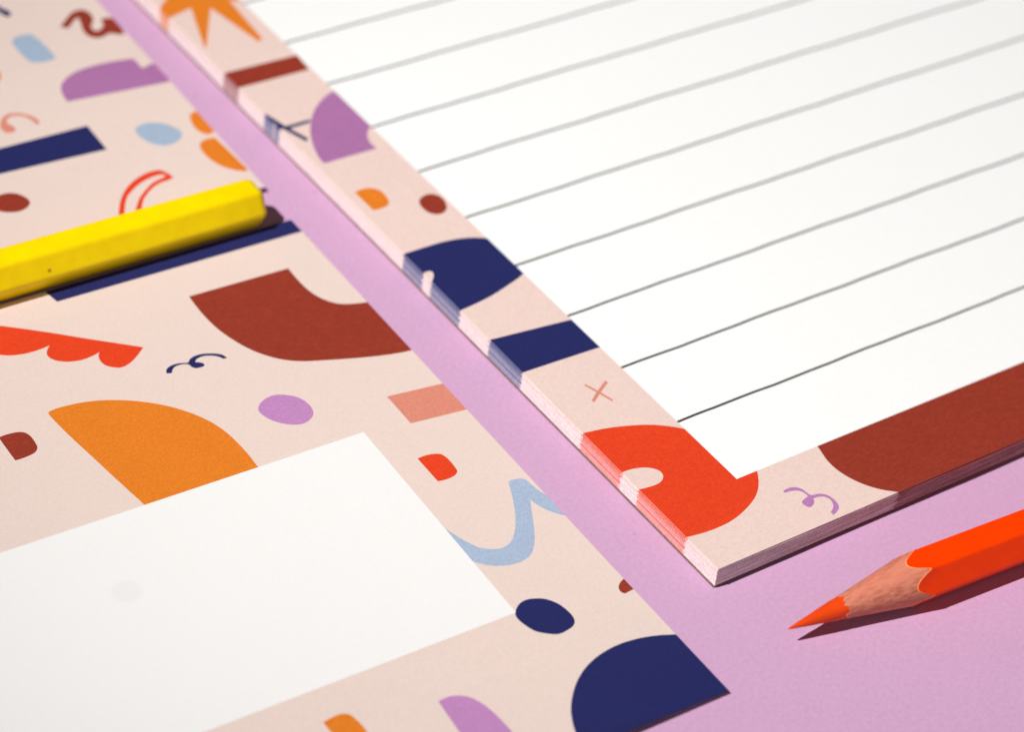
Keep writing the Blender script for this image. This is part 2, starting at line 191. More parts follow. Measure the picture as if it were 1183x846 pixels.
  ["navy",-23.92,-21.18,-24.2,-21.05,-24.48,-20.91,-24.76,-20.78,-25.04,-20.64,-25.32,-20.51,-25.6,-20.37,-25.88,-20.24,-26.16,-20.11,-26.44,-19.98,-26.72,-19.85,-26.99,-19.72,-27.26,-19.59,-27.52,-19.47,-27.79,-19.34,-28.06,-19.21,-28.32,-19.09,-28.6,-18.97,-28.87,-18.86,-29.15,-18.75,-29.46,-18.64,-29.76,-18.54,-30.06,-18.43,-30.37,-18.34,-30.68,-18.24,-30.99,-18.15,-31.31,-18.07,-31.63,-17.99,-31.95,-17.91,-32.27,-17.85,-32.61,-17.79,-32.95,-17.73,-33.3,-17.67,-33.64,-17.63,-33.99,-17.59,-34.34,-17.55,-34.7,-17.52,-35.05,-17.5,-35.41,-17.49,-35.78,-17.49,-36.12,-17.49,-36.46,-17.51,-36.81,-17.53,-37.15,-17.55,-37.5,-17.59,-37.85,-17.63,-38.2,-17.68,-38.56,-17.73,-38.91,-17.8,-39.26,-17.87,-39.61,-17.94,-39.96,-18.03,-40.31,-18.12,-40.66,-18.23,-41.0,-18.34,-41.35,-18.46,-41.7,-18.59,-42.05,-18.73,-42.39,-18.87,-42.74,-19.03,-43.08,-19.2,-43.42,-19.38,-43.77,-19.57,-44.1,-19.77,-44.44,-19.98,-44.77,-20.19,-45.1,-20.41,-45.45,-20.66,-45.79,-20.93,-46.13,-21.2,-46.46,-21.48,-46.78,-21.77,-47.1,-22.06,-47.41,-22.36,-47.72,-22.66,-48.02,-22.97,-48.32,-23.28,-48.61,-23.6,-48.88,-23.92,-49.15,-24.25,-49.41,-24.59,-49.66,-24.93,-49.89,-25.27,-50.11,-25.62,-50.32,-25.98,-50.53,-26.33,-50.72,-26.69,-50.91,-27.05,-51.09,-27.4,-51.26,-27.75,-51.41,-28.1,-51.56,-28.45,-51.68,-28.8,-51.79,-29.15,-51.87,-29.49,-51.95,-29.82,-52.01,-30.15,-52.07,-30.48,-52.11,-30.81,-52.15,-31.14,-52.17,-31.46,-52.19,-31.78,-30.95,-46.15,-21.86,-35.08],
  ["lilac",-64.87,-14.04,-64.52,-13.98,-64.18,-13.94,-63.84,-13.92,-63.51,-13.93,-63.18,-13.96,-62.87,-14.02,-62.57,-14.1,-62.29,-14.2,-62.03,-14.32,-61.78,-14.45,-61.53,-14.61,-61.3,-14.78,-61.08,-14.96,-60.88,-15.16,-60.69,-15.38,-60.51,-15.61,-60.35,-15.85,-60.21,-16.11,-60.08,-16.39,-59.97,-16.67,-59.86,-16.96,-59.77,-17.26,-59.68,-17.56,-59.61,-17.85,-59.55,-18.14,-59.5,-18.44,-59.45,-18.74,-59.41,-19.04,-59.38,-19.35,-59.35,-19.66,-59.33,-19.97,-59.31,-20.29,-59.29,-20.6,-59.27,-20.95,-59.26,-21.31,-59.25,-21.66,-59.25,-22.02,-59.25,-22.38,-59.26,-22.74,-59.26,-23.1,-59.27,-23.46,-59.29,-23.82,-59.31,-24.18,-59.32,-24.54,-59.34,-24.91,-59.36,-25.27,-59.39,-25.64,-59.42,-26.0,-59.45,-26.36,-59.48,-26.73,-59.53,-27.09,-59.58,-27.46,-59.65,-27.83,-59.71,-28.16,-59.78,-28.49,-59.86,-28.82,-59.95,-29.16,-60.05,-29.49,-60.16,-29.82,-60.27,-30.15,-60.39,-30.47,-60.51,-30.8,-66.13,-27.56,-65.65,-20.44],
  ["orange",-81.05,-9.46,-80.71,-9.4,-80.38,-9.35,-80.04,-9.31,-79.71,-9.28,-79.38,-9.26,-79.02,-9.25,-78.67,-9.25,-78.32,-9.28,-77.99,-9.35,-77.73,-9.45,-77.49,-9.59,-77.27,-9.76,-77.09,-9.98,-76.93,-10.31,-76.85,-10.7,-76.79,-11.1,-76.75,-11.42,-76.71,-11.74,-76.69,-12.06,-76.67,-12.39,-76.66,-12.71,-76.66,-13.13,-76.69,-13.55,-76.75,-13.97,-76.82,-14.34,-76.9,-14.7,-76.98,-15.07,-77.07,-15.43,-77.17,-15.8,-77.27,-16.16,-77.38,-16.53,-80.93,-14.47,-81.11,-11.48]],
 'B': [
  ["navy",-40.36,174.45,-40.19,174.08,-40.02,173.7,-39.86,173.31,-39.7,172.92,-39.54,172.53,-39.39,172.13,-39.21,171.69,-39.0,171.27,-38.79,170.85,-38.62,170.4,-38.51,169.9,-38.5,169.32,-38.97,168.69,-39.6,168.53,-39.87,168.85,-40.02,169.33,-40.13,169.88,-40.26,170.4,-40.41,170.81,-40.56,171.22,-40.71,171.62,-40.86,172.03,-41.01,172.44,-41.16,172.84],
  ["brown",-32.4,161.48,-31.93,161.9,-31.45,162.31,-30.97,162.72,-30.49,163.11,-29.94,163.58,-29.4,164.06,-28.85,164.5,-28.31,164.84,-27.81,165.03,-27.34,165.13,-26.88,165.15,-26.47,165.08,-26.05,164.89,-25.72,164.56,-25.48,164.11,-25.37,163.52,-25.38,162.85,-25.46,162.12,-25.68,161.37,-26.05,160.62,-26.56,160.07,-27.06,159.52,-27.42,158.74,-27.56,157.99,-27.39,157.47,-27.01,157.22,-26.51,157.3,-25.95,157.61,-25.44,158.0,-25.02,158.55,-24.79,159.19,-24.68,159.81,-24.68,160.37,-23.69,160.61,-21.77,159.78,-22.98,154.01,-23.34,154.12,-23.7,154.25,-24.04,154.41,-24.37,154.6,-24.7,154.92,-25.0,155.28,-25.38,155.48,-25.88,155.38,-26.43,155.12,-26.95,154.94,-27.46,154.9,-27.94,154.95,-28.35,155.11,-28.66,155.36,-28.94,155.66,-29.16,156.04,-29.32,156.48,-29.39,157.12,-29.36,157.84,-29.25,158.61,-29.08,159.28,-28.83,159.96,-28.6,160.65,-28.3,161.53,-28.11,162.38,-28.2,162.68,-28.45,162.74,-29.08,162.32,-29.71,161.77,-30.15,161.4,-30.59,161.02,-31.02,160.64,-31.46,160.25],
  ["skyd",-42.63,160.78,-42.15,161.35,-41.57,161.69,-41.02,161.84,-40.6,161.88,-40.18,161.89,-39.78,161.86,-39.39,161.8,-39.02,161.7,-38.66,161.57,-38.33,161.4,-38.25,160.93,-38.18,160.45,-38.12,159.97,-38.06,159.48,-38.01,158.99,-37.97,158.49,-37.94,157.99,-37.91,157.48,-37.89,156.97,-37.87,156.42,-37.87,155.85,-37.87,155.29,-37.88,154.72,-37.9,154.14,-37.93,153.56,-37.97,152.97,-38.02,152.38,-38.56,152.21,-39.09,152.09,-39.61,152.04,-40.01,152.03,-40.41,152.07,-40.79,152.14,-41.16,152.24,-41.56,152.37,-41.95,152.52,-42.31,152.72,-42.6,153.03,-42.8,153.42,-42.93,153.88,-43.01,154.4,-43.07,154.94,-43.11,155.45,-43.13,155.97,-43.15,156.5,-43.14,157.04,-43.12,157.6,-43.09,158.16,-43.06,158.8,-43.02,159.46,-42.9,160.12],
  ["purple",-42.69,138.89,-42.72,139.43,-42.69,140.01,-42.63,140.61,-42.51,141.24,-42.35,141.87,-42.14,142.5,-41.89,143.12,-41.54,143.73,-41.11,144.28,-40.63,144.76,-40.12,145.18,-39.62,145.54,-39.2,145.8,-38.78,146.03,-38.35,146.23,-37.93,146.4,-37.51,146.54,-37.1,146.66,-36.69,146.75,-36.29,146.83,-35.78,146.91,-35.29,146.98,-34.79,147.02,-34.3,147.05,-33.82,147.07,-33.33,147.07,-32.86,147.06,-32.38,147.04,-31.91,147.02,-31.44,146.98,-30.84,146.93,-30.25,146.86,-29.67,146.79,-29.08,146.7,-28.5,146.61,-27.93,146.5,-27.35,146.38,-26.79,146.25,-26.22,146.12,-25.66,145.97,-25.69,142.39,-23.32,143.08,-19.19,137.41,-19.94,136.08,-25.66,136.68],
  ["salmon",-56.07,138.57,-55.57,139.16,-55.04,139.63,-54.55,139.91,-54.05,140.09,-53.59,140.15,-53.18,140.1,-52.79,139.97,-52.43,139.79,-52.08,139.58,-51.74,139.35,-51.43,139.08,-51.13,138.78,-50.86,138.45,-50.65,138.15,-50.46,137.81,-50.29,137.45,-50.17,137.06,-50.03,136.56,-49.96,136.03,-50.06,135.43,-50.45,135.05,-50.92,134.99,-50.91,135.55,-50.93,136.09,-51.0,136.6,-51.12,137.11,-51.28,137.58,-51.49,137.99,-51.73,138.29,-51.99,138.55,-52.29,138.77,-52.6,138.96,-52.98,139.13,-53.4,139.24,-53.86,139.23,-54.39,138.99,-54.91,138.52,-55.12,138.07,-55.17,137.61,-55.05,137.16,-54.86,136.77,-54.71,136.34,-54.64,135.85,-54.74,135.32,-55.09,134.95,-55.48,134.82,-55.93,134.84,-56.33,134.97,-56.66,135.23,-56.82,135.58,-56.89,136.04,-56.89,136.54,-56.79,137.15,-56.57,137.77,-56.35,138.19],
  ["navy",-43.13,130.85,-43.39,123.08,-63.08,124.76,-68.61,125.21,-65.48,131.6,-59.71,131.49],
  ["skyd",-36.17,126.03,-35.74,126.46,-35.25,126.73,-34.78,126.88,-34.35,126.95,-33.94,126.96,-33.54,126.93,-33.15,126.86,-32.78,126.77,-32.44,126.65,-32.11,126.5,-31.78,126.33,-31.48,126.14,-31.18,125.92,-30.91,125.69,-30.65,125.43,-30.42,125.16,-30.2,124.87,-30.0,124.55,-29.81,124.22,-29.64,123.88,-29.46,123.45,-29.3,122.99,-29.2,122.49,-29.18,121.94,-29.37,121.28,-29.78,120.68,-30.24,120.29,-30.72,119.96,-31.2,119.72,-31.66,119.55,-32.1,119.46,-32.52,119.42,-32.93,119.44,-33.32,119.5,-33.69,119.6,-34.02,119.73,-34.33,119.91,-34.62,120.14,-34.89,120.39,-35.14,120.66,-35.4,120.97,-35.63,121.3,-35.84,121.66,-36.03,122.05,-36.19,122.46,-36.31,122.95,-36.38,123.49,-36.42,124.05,-36.43,124.62,-36.41,125.33],
  ["orange",-24.99,126.12,-25.39,125.51,-25.72,124.86,-25.96,124.21,-26.11,123.67,-26.22,123.14,-26.3,122.62,-26.35,122.12,-26.35,121.63,-26.31,121.14,-26.2,120.69,-26.04,120.28,-25.85,119.91,-25.6,119.57,-25.28,119.32,-24.91,119.15,-21.68,120.4,-22.29,126.65],
  ["orange",-24.66,117.83,-25.01,117.97,-25.38,118.07,-25.77,118.12,-26.18,118.13,-26.6,118.08,-27.09,117.97,-27.59,117.73,-28.05,117.31,-28.41,116.7,-28.63,116.02,-28.75,115.37,-28.81,114.83,-28.84,114.31,-28.85,113.8,-28.83,113.3,-28.78,112.82,-28.72,112.36,-28.63,111.91,-28.54,111.46,-28.43,111.03,-28.31,110.61,-28.18,110.2,-28.02,109.82,-27.85,109.45,-27.66,109.11,-27.45,108.78,-27.23,108.47,-26.99,108.17,-26.75,107.89,-26.5,107.61,-26.23,107.36,-25.96,107.11,-25.67,106.89,-25.38,106.67,-25.07,106.48,-24.48,106.87],
  ["brown",-68.07,118.02,-67.73,118.51,-67.29,118.87,-66.82,119.11,-66.37,119.27,-66.0,119.35,-65.64,119.39,-65.28,119.4,-64.94,119.38,-64.61,119.32,-64.29,119.24,-63.98,119.12,-63.68,118.97,-63.4,118.77,-63.15,118.54,-62.92,118.27,-62.71,117.96,-62.54,117.63,-62.36,117.23,-62.2,116.78,-62.09,116.31,-62.09,115.79,-62.24,115.25,-62.52,114.8,-62.9,114.45,-63.32,114.2,-63.76,114.02,-64.16,113.89,-64.56,113.82,-64.94,113.81,-65.31,113.85,-65.67,113.93,-66.01,114.04,-66.33,114.18,-66.63,114.33,-66.93,114.49,-67.22,114.68,-67.48,114.89,-67.73,115.14,-67.94,115.42,-68.12,115.75,-68.28,116.22,-68.34,116.79,-68.28,117.41],
  ["red",-49.53,107.29,-49.22,107.76,-48.9,108.23,-48.57,108.68,-48.23,109.13,-47.87,109.55,-47.47,110.01,-47.05,110.45,-46.63,110.86,-46.2,111.26,-45.76,111.62,-45.36,111.92,-44.97,112.19,-44.57,112.44,-44.17,112.67,-43.77,112.89,-43.37,113.08,-42.92,113.27,-42.47,113.45,-42.02,113.6,-41.58,113.73,-41.14,113.83,-40.71,113.91,-40.29,113.96,-39.88,113.98,-39.48,113.98,-39.09,113.95,-38.71,113.89,-38.35,113.79,-38.02,113.57,-37.78,113.23,-37.58,112.82,-37.43,112.44,-37.3,112.04,-37.19,111.62,-37.1,111.19,-37.03,110.74,-37.43,110.59,-37.84,110.47,-38.23,110.39,-38.65,110.36,-39.06,110.36,-39.47,110.36,-39.89,110.31,-40.31,110.21,-40.75,110.08,-41.19,109.91,-41.63,109.7,-42.1,109.45,-42.56,109.17,-43.03,108.85,-43.49,108.5,-43.93,108.15,-44.37,107.77,-44.78,107.36,-45.17,106.9,-45.49,106.46,-45.8,106.02,-46.09,105.56,-46.38,105.1,-46.65,104.62,-46.9,104.15,-47.15,103.67,-48.23,104.21,-47.92,104.68,-47.6,105.14,-47.27,105.59,-46.93,106.03,-46.59,106.47,-46.23,106.9,-45.88,107.31,-45.51,107.72,-45.09,108.15,-44.66,108.54,-44.21,108.9,-43.76,109.24,-43.3,109.56,-42.91,109.84,-42.51,110.11,-42.11,110.36,-41.71,110.6,-41.31,110.81,-40.91,111.0,-40.48,111.15,-40.07,111.26,-39.65,111.33,-39.24,111.41,-38.82,111.5,-38.34,111.66,-37.86,111.85,-38.11,112.09,-38.4,112.28,-38.72,112.4,-39.1,112.46,-39.49,112.49,-39.9,112.48,-40.31,112.44,-40.73,112.37,-41.15,112.3,-41.57,112.21,-42.0,112.11,-42.42,111.98,-42.86,111.82,-43.28,111.65,-43.7,111.45,-44.13,111.23,-44.55,110.99,-44.98,110.73,-45.4,110.46,-45.88,110.13,-46.35,109.78,-46.81,109.38,-47.23,108.91,-47.56,108.47,-47.89,108.03,-48.2,107.57,-48.51,107.11,-48.8,106.64,-49.09,106.16,-49.36,105.68,-49.62,105.2,-49.87,104.71,-50.74,105.14,-50.46,105.69,-50.17,106.23,-49.86,106.77],
  ["red",-54.22,105.01,-50.45,105.29,-49.51,104.96,-49.32,103.26,-54.49,104.0],
  ["navy",-74.38,105.86,-74.03,105.8,-73.68,105.77,-73.32,105.74,-72.95,105.73,-72.59,105.74,-72.19,105.77,-71.79,105.83,-71.39,105.91,-70.99,105.96,-70.59,105.99,-70.2,105.97,-69.83,105.9,-69.5,105.76,-69.36,105.53,-69.42,105.28,-69.88,105.06,-70.34,104.95,-70.8,104.85,-71.18,104.72,-71.56,104.59,-71.94,104.46,-72.32,104.33,-72.7,104.21,-73.08,104.1,-73.45,104.01,-73.85,103.92,-74.25,103.85,-74.65,103.8,-75.04,103.77,-75.42,103.76],
  ["orange",-50.42,154.19,-49.08,152.61,-50.15,150.35,-52.52,149.96]],
 'P': [
  ["orange",-16.77,151.03,-9.81,152.75,-14.15,140.21,-13.79,140.04,-6.46,151.28,-4.16,137.48,-2.98,138.21,-1.91,152.07,-0.87,151.6,0.07,149.68,2.1,150.24,2.99,157.22,1.32,165.83,-9.74,159.64,-14.9,155.38],
  ["brown",-16.76,131.28,-0.04,130.73,-0.5,125.72,-14.05,125.95,-19.82,125.99],
  ["navy",-16.15,115.94,-15.39,114.46,-14.57,111.32,-12.94,106.38,-12.12,107.11,-13.81,111.99,-14.53,115.21,-15.03,117.01],
  ["navy",-16.78,113.51,-15.41,111.81,-13.92,111.09,-9.21,111.13,-8.86,111.99,-13.49,112.04,-14.77,112.66,-15.91,114.51],
  ["purple",-0.78,117.7,-1.24,117.52,-1.7,117.33,-2.17,117.12,-2.64,116.88,-3.11,116.62,-3.58,116.34,-4.04,116.05,-4.5,115.73,-4.96,115.4,-5.42,115.05,-5.87,114.68,-6.32,114.29,-6.76,113.88,-7.18,113.46,-7.59,113.03,-7.99,112.59,-8.38,112.13,-8.76,111.66,-9.13,111.17,-9.48,110.68,-9.82,110.18,-10.17,109.63,-10.5,109.08,-10.82,108.51,-11.13,107.94,-11.42,107.37,-11.69,106.8,-11.94,106.23,-12.17,105.7,-12.38,105.16,-12.57,104.63,-12.75,104.1,-12.92,103.57,-13.07,103.04,-13.22,102.52,-13.35,102.0,-13.46,101.45,-13.54,100.91,-13.59,100.38,-13.6,99.88,-13.58,99.39,-2.73,99.23,-2.82,99.67,-2.88,100.14,-2.88,100.64,-2.84,101.16,-2.73,101.78,-2.54,102.42,-2.25,103.06,-1.84,103.71,-1.36,104.33,-0.83,104.88,3.53,106.83,2.29,117.7],
  ["orange",-13.35,89.71,-12.87,89.88,-12.4,90.0,-11.94,90.05,-11.51,90.05,-11.13,90.0,-10.77,89.91,-10.42,89.79,-10.1,89.62,-9.82,89.41,-9.52,89.12,-9.27,88.77,-9.09,88.35,-8.99,87.87,-8.98,87.4,-8.99,86.91,-9.04,86.4,-9.13,85.87,-9.28,85.34,-9.47,84.8,-9.98,84.24,-10.62,83.96,-11.02,83.89,-11.42,83.85,-11.81,83.84,-12.19,83.85,-12.56,83.89,-12.92,83.95,-13.26,84.04],
  ["brown",-4.8,82.52,-4.38,83.04,-3.82,83.42,-3.26,83.65,-2.77,83.76,-2.29,83.78,-1.86,83.71,-1.5,83.55,-1.2,83.31,-0.94,83.02,-0.73,82.67,-0.58,82.27,-0.5,81.83,-0.5,81.37,-0.57,80.87,-0.71,80.35,-0.9,79.83,-1.15,79.31,-1.52,78.8,-2.01,78.38,-2.5,78.11,-2.96,78.0,-3.39,77.99,-3.78,78.08,-4.11,78.24,-4.41,78.48,-4.67,78.76,-4.88,79.08,-5.05,79.46,-5.15,79.87,-5.21,80.35,-5.21,80.86,-5.16,81.4,-5.03,81.95],
  ["navy",-16.48,71.33,-16.08,71.34,-15.68,71.34,-15.29,71.35,-14.89,71.35,-14.49,71.35,-14.08,71.35,-13.68,71.35,-13.28,71.35,-12.88,71.35,-12.47,71.35,-12.07,71.35,-11.67,71.35,-11.27,71.34,-10.87,71.33,-10.46,71.32,-10.05,71.31,-9.64,71.31,-9.23,71.3,-8.82,71.28,-8.41,71.27,-8.01,71.25,-7.61,71.22,-7.21,71.18,-6.81,71.13,-6.43,71.08,-6.05,71.02,-5.68,70.96,-5.31,70.89,-4.94,70.81,-4.57,70.73,-4.21,70.64,-3.85,70.54,-3.49,70.43,-3.14,70.32,-2.81,70.2,-2.48,70.07,-2.16,69.93,-1.84,69.79,-1.53,69.63,-1.23,69.46,-0.94,69.28,-0.65,69.09,6.45,63.92,3.13,59.23,2.68,59.0,2.23,58.77,1.78,58.55,1.33,58.34,0.88,58.14,0.44,57.94,-0.01,57.76,-0.45,57.57,-0.89,57.4,-1.33,57.23,-1.77,57.08,-2.21,56.94,-2.64,56.8,-3.07,56.68,-3.5,56.55,-3.93,56.43,-4.36,56.31,-4.8,56.18,-5.24,56.06,-5.68,55.93,-6.12,55.81,-6.56,55.68,-7.0,55.57,-7.43,55.46,-7.86,55.35,-8.29,55.26,-8.72,55.18,-9.35,55.07,-9.97,54.96,-10.59,54.86,-11.21,54.77,-11.83,54.69,-12.44,54.62,-13.05,54.55,-13.65,54.48,-14.25,54.43,-14.85,54.38,-16.76,54.15,-17.37,64.16,-16.36,62.6,-15.53,62.7,-15.1,63.0,-14.68,63.36,-14.29,63.76,-13.95,64.2,-13.65,64.82,-13.68,65.3,-13.99,65.48,-14.38,65.55,-14.82,65.52,-15.27,65.39,-17.12,65.43],
  ["navy",-16.76,46.03,-0.45,44.09,3.99,43.56,4.68,35.52,-0.77,36.03,-14.99,36.53,-17.56,36.55],
  ["salmon",-8.1,29.25,-7.17,26.7,-6.38,24.03,-5.98,24.29,-6.78,26.97,-7.7,29.53],
  ["salmon",-4.29,28.78,-6.89,27.29,-9.26,25.77,-9.11,25.18,-6.76,26.69,-4.19,28.16],
  ["red",-17.06,20.19,-16.72,20.17,-16.38,20.15,-16.04,20.12,-15.7,20.08,-15.37,20.04,-15.04,19.99,-14.62,19.92,-14.2,19.85,-13.79,19.78,-13.37,19.7,-12.96,19.62,-12.55,19.54,-12.13,19.46,-11.73,19.37,-11.32,19.27,-10.92,19.17,-10.54,19.07,-10.15,18.96,-9.78,18.85,-9.4,18.73,-9.03,18.61,-8.65,18.48,-8.29,18.35,-7.92,18.22,-7.56,18.08,-7.19,17.94,-6.84,17.8,-6.48,17.65,-6.12,17.5,-5.77,17.35,-5.42,17.2,-5.08,17.03,-4.74,16.86,-4.4,16.69,-4.07,16.5,-3.75,16.31,-3.38,16.06,-3.01,15.81,-2.64,15.55,-2.29,15.29,-1.94,15.02,-1.59,14.74,-1.25,14.45,-0.92,14.16,-0.59,13.86,-0.28,13.55,3.98,9.52,4.62,1.03,4.43,0.64,4.23,0.24,4.02,-0.15,3.79,-0.54,3.55,-0.92,3.3,-1.3,3.03,-1.68,2.76,-2.05,2.47,-2.41,2.18,-2.76,1.86,-3.1,1.53,-3.42,1.18,-3.73,0.83,-4.02,0.46,-4.29,0.09,-4.55,-0.31,-4.8,-0.73,-5.03,-1.14,-5.25,-1.56,-5.45,-1.98,-5.64,-2.4,-5.81,-2.82,-5.98,-3.24,-6.13,-3.65,-6.28,-4.07,-6.42,-4.48,-6.55,-4.9,-6.68,-5.31,-6.79,-5.72,-6.89,-6.12,-6.98,-6.53,-7.06,-6.93,-7.12,-7.35,-7.18,-7.78,-7.22,-8.2,-7.25,-8.62,-7.28,-9.03,-7.29,-9.44,-7.3,-9.85,-7.3,-10.25,-7.29,-10.65,-7.28,-11.05,-7.26,-11.48,-7.23,-11.9,-7.2,-12.32,-7.15,-12.73,-7.1,-13.14,-7.05,-13.55,-6.98,-13.96,-6.92,-14.36,-6.86,-14.77,-6.79,-15.17,-6.73,-15.5,-6.67,-15.83,-6.62,-16.16,-6.55,-16.48,-6.49,-16.8,-6.41,-17.12,-6.34,-17.42,3.61,-16.62,5.41,-15.49,5.41,-15.17,5.32,-14.85,5.25,-14.52,5.18,-14.18,5.12,-13.84,5.07,-13.5,5.04,-13.16,5.0,-12.82,4.97,-12.47,4.95,-12.11,4.95,-11.75,4.98,-11.38,5.04,-10.9,5.2,-10.42,5.47,-10.02,5.84,-9.77,6.29,-9.65,6.76,-9.69,7.18,-9.79,7.47,-9.94,7.74,-10.12,7.99,-10.32,8.21,-10.55,8.41,-10.79,8.59,-11.07,8.77,-11.35,8.94,-11.66,9.08,-11.97,9.21,-12.3,9.32,-12.63,9.42,-12.97,9.51,-13.31,9.58,-13.66,9.64,-14.01,9.67,-14.38,9.69,-14.76,9.69,-15.13,9.66,-17.45,9.6],
  ["lilac2",4.77,-5.63,5.17,-5.54,5.57,-5.5,5.94,-5.5,6.34,-5.55,6.71,-5.65,7.03,-5.81,7.33,-6.06,7.58,-6.37,7.76,-6.72,7.85,-7.06,7.89,-7.42,7.92,-7.79,7.98,-8.14,8.13,-8.43,8.47,-8.6,8.93,-8.65,9.36,-8.74,9.65,-8.89,9.92,-9.07,10.15,-9.28,10.35,-9.52,10.5,-9.82,10.61,-10.15,10.68,-10.49,10.72,-10.85,10.73,-11.25,10.68,-11.66,10.57,-12.08,10.38,-12.54,10.04,-12.92,9.62,-13.17,9.18,-13.37,8.75,-13.52,8.32,-13.61,8.34,-12.88,8.85,-12.67,9.32,-12.36,9.7,-11.99,9.96,-11.57,10.1,-11.19,10.17,-10.81,10.15,-10.47,10.04,-10.18,9.89,-9.92,9.69,-9.71,9.44,-9.53,9.1,-9.39,8.72,-9.29,8.32,-9.24,7.89,-9.24,7.76,-9.67,7.45,-10.05,7.04,-10.32,6.6,-10.5,6.2,-10.55,5.87,-10.31,5.72,-9.88,5.62,-9.48,5.74,-9.04,6.13,-8.79,6.59,-8.66,7.05,-8.54,7.5,-8.47,7.54,-8.01,7.49,-7.58,7.37,-7.19,7.15,-6.88,6.86,-6.63,6.51,-6.44,6.19,-6.32,5.86,-6.24,5.51,-6.17,5.15,-6.14,4.77,-6.12],
  ["brown",16.88,3.12,16.85,2.73,16.81,2.34,16.77,1.95,16.72,1.56,16.67,1.16,16.61,0.77,16.55,0.37,16.49,-0.02,16.42,-0.42,16.34,-0.83,16.23,-1.25,16.11,-1.67,16.0,-2.09,15.89,-2.51,15.8,-2.92,15.73,-3.33,15.69,-3.7,15.67,-4.07,15.65,-4.44,15.64,-4.8,15.65,-5.16,15.66,-5.51,15.7,-5.85,15.74,-6.19,15.8,-6.53,15.86,-6.86,15.94,-7.19,16.02,-7.51,16.11,-7.84,16.21,-8.15,16.31,-8.46,16.43,-8.77,16.55,-9.07,16.68,-9.36,16.82,-9.67,16.98,-9.98,17.14,-10.28,17.31,-10.57,17.49,-10.86,17.67,-11.14,17.86,-11.42,18.06,-11.69,18.27,-11.96,18.48,-12.22,18.69,-12.46,18.91,-12.69,19.14,-12.92,19.37,-13.14,19.61,-13.36,19.86,-13.57,20.11,-13.77,20.36,-13.98,20.61,-14.19,20.86,-14.39,21.12,-14.59,21.39,-14.78,21.67,-14.97,21.95,-15.15,22.23,-15.33,22.51,-15.51,22.78,-15.71,23.03,-15.89,23.28,-16.07,23.52,-16.26,23.77,-16.45,24.01,-16.63,24.25,-16.82,24.5,-17.01,24.74,-17.21,24.98,-17.4,92.59,-19.62,117.72,3.72]]}

def cdt_sheet(outline, layers, zfun, grid):
    """triangulate a sheet so that its printed motifs are exact regions of it.
    outline: polygon; layers: [(key, polygon)] later ones win; returns verts, tris, keys"""
    verts = []; faces = []; keys = ['base']
    def addpoly(P):
        if sum(a[0] * b[1] - b[0] * a[1] for a, b in zip(P, P[1:] + P[:1])) < 0: P = P[::-1]
        s = len(verts); verts.extend(Vector((p[0], p[1])) for p in P); faces.append(list(range(s, s + len(P))))
    addpoly(outline)
    for k, P in layers: addpoly(P); keys.append(k)
    xs = [p[0] for p in outline]; ys = [p[1] for p in outline]
    gx, gy = grid
    for x in gx:
        for y in gy:
            if min(xs) < x < max(xs) and min(ys) < y < max(ys): verts.append(Vector((x, y)))
    v, e, f, ov, oe, of = delaunay_2d_cdt(verts, [], faces, 0, 1e-5)
    V = [(p.x, p.y, zfun(p.x, p.y)) for p in v]
    F = []; K = []
    for tri, o in zip(f, of):
        if 0 not in o: continue
        F.append(list(tri)); K.append(keys[max(o)])
    return V, F, K

def polys(key):
    out = []
    for s in SHAPES[key]:
        out.append((s[0], [(s[i], s[i + 1]) for i in range(1, len(s), 2)]))
    return out

def split_parts(V, F, K, panel_keys, mats_of, zfun, thick, parent, names, outline, side_mat, labels=(None, None)):
    """build the printed sheet with underside and cut edges; the white panel is its own part"""
    made = []
    for part in (0, 1):
        idx = [i for i, k in enumerate(K) if (k in panel_keys) == bool(part)]
        mats = []; mk = {}; faces = []; fm = []; sm = []; vm = {}; verts = []
        def vid(tag, v):
            if (tag, v) not in vm:
                vm[(tag, v)] = len(verts); p = V[v]
                verts.append((p[0], p[1], p[2] - (thick if tag else 0)))
            return vm[(tag, v)]
        def mid(mat):
            if mat.name not in mk: mk[mat.name] = len(mats); mats.append(mat)
            return mk[mat.name]
        ecount = {}
        for i in idx:
            t = F[i]
            faces.append([vid(0, v) for v in t]); fm.append(mid(mats_of(K[i]))); sm.append(True)
            for a, b in zip(t, t[1:] + t[:1]):
                ecount.setdefault((min(a, b), max(a, b)), []).append((a, b, K[i]))
        if part == 0:
            allidx = range(len(F))
            for i in allidx:
                faces.append([vid(1, v) for v in reversed(F[i])]); fm.append(mid(PAPER['white'])); sm.append(True)
            full = {}
            for i in allidx:
                t = F[i]
                for a, b in zip(t, t[1:] + t[:1]): full.setdefault((min(a, b), max(a, b)), []).append((a, b, K[i]))
            for e, l in full.items():
                if len(l) == 1:
                    a, b, k = l[0]
                    # separate vertices for crisp edge
                    s = len(verts)
                    for v, tg in ((a, 0), (a, 1), (b, 1), (b, 0)):
                        p = V[v]; verts.append((p[0], p[1], p[2] - (thick if tg else 0)))
                    faces.append([s, s + 1, s + 2, s + 3]); fm.append(mid(side_mat(k))); sm.append(False)
        o = mesh_obj(names[part], verts, faces, mats, fm, parent if part == 0 else made[0], sm, labels[part])
        made.append(o)
    return made

def frange(a, b, s):
    out = []; x = a
    while x < b: out.append(x); x += s
    return out

def ss(a, b, x):
    t = min(1, max(0, (x - a) / (b - a))); return t * t * (3 - 2 * t)

def rnd_waves(seed, amp, wl):
    r = random.Random(seed); ws = [(r.uniform(-1, 1), r.uniform(-1, 1), r.uniform(0, 6.3)) for _ in range(5)]
    def f(x, y):
        return amp * sum(math.sin((a * x + b * y) * 6.283 / wl + c) for a, b, c in ws) / 5
    return f

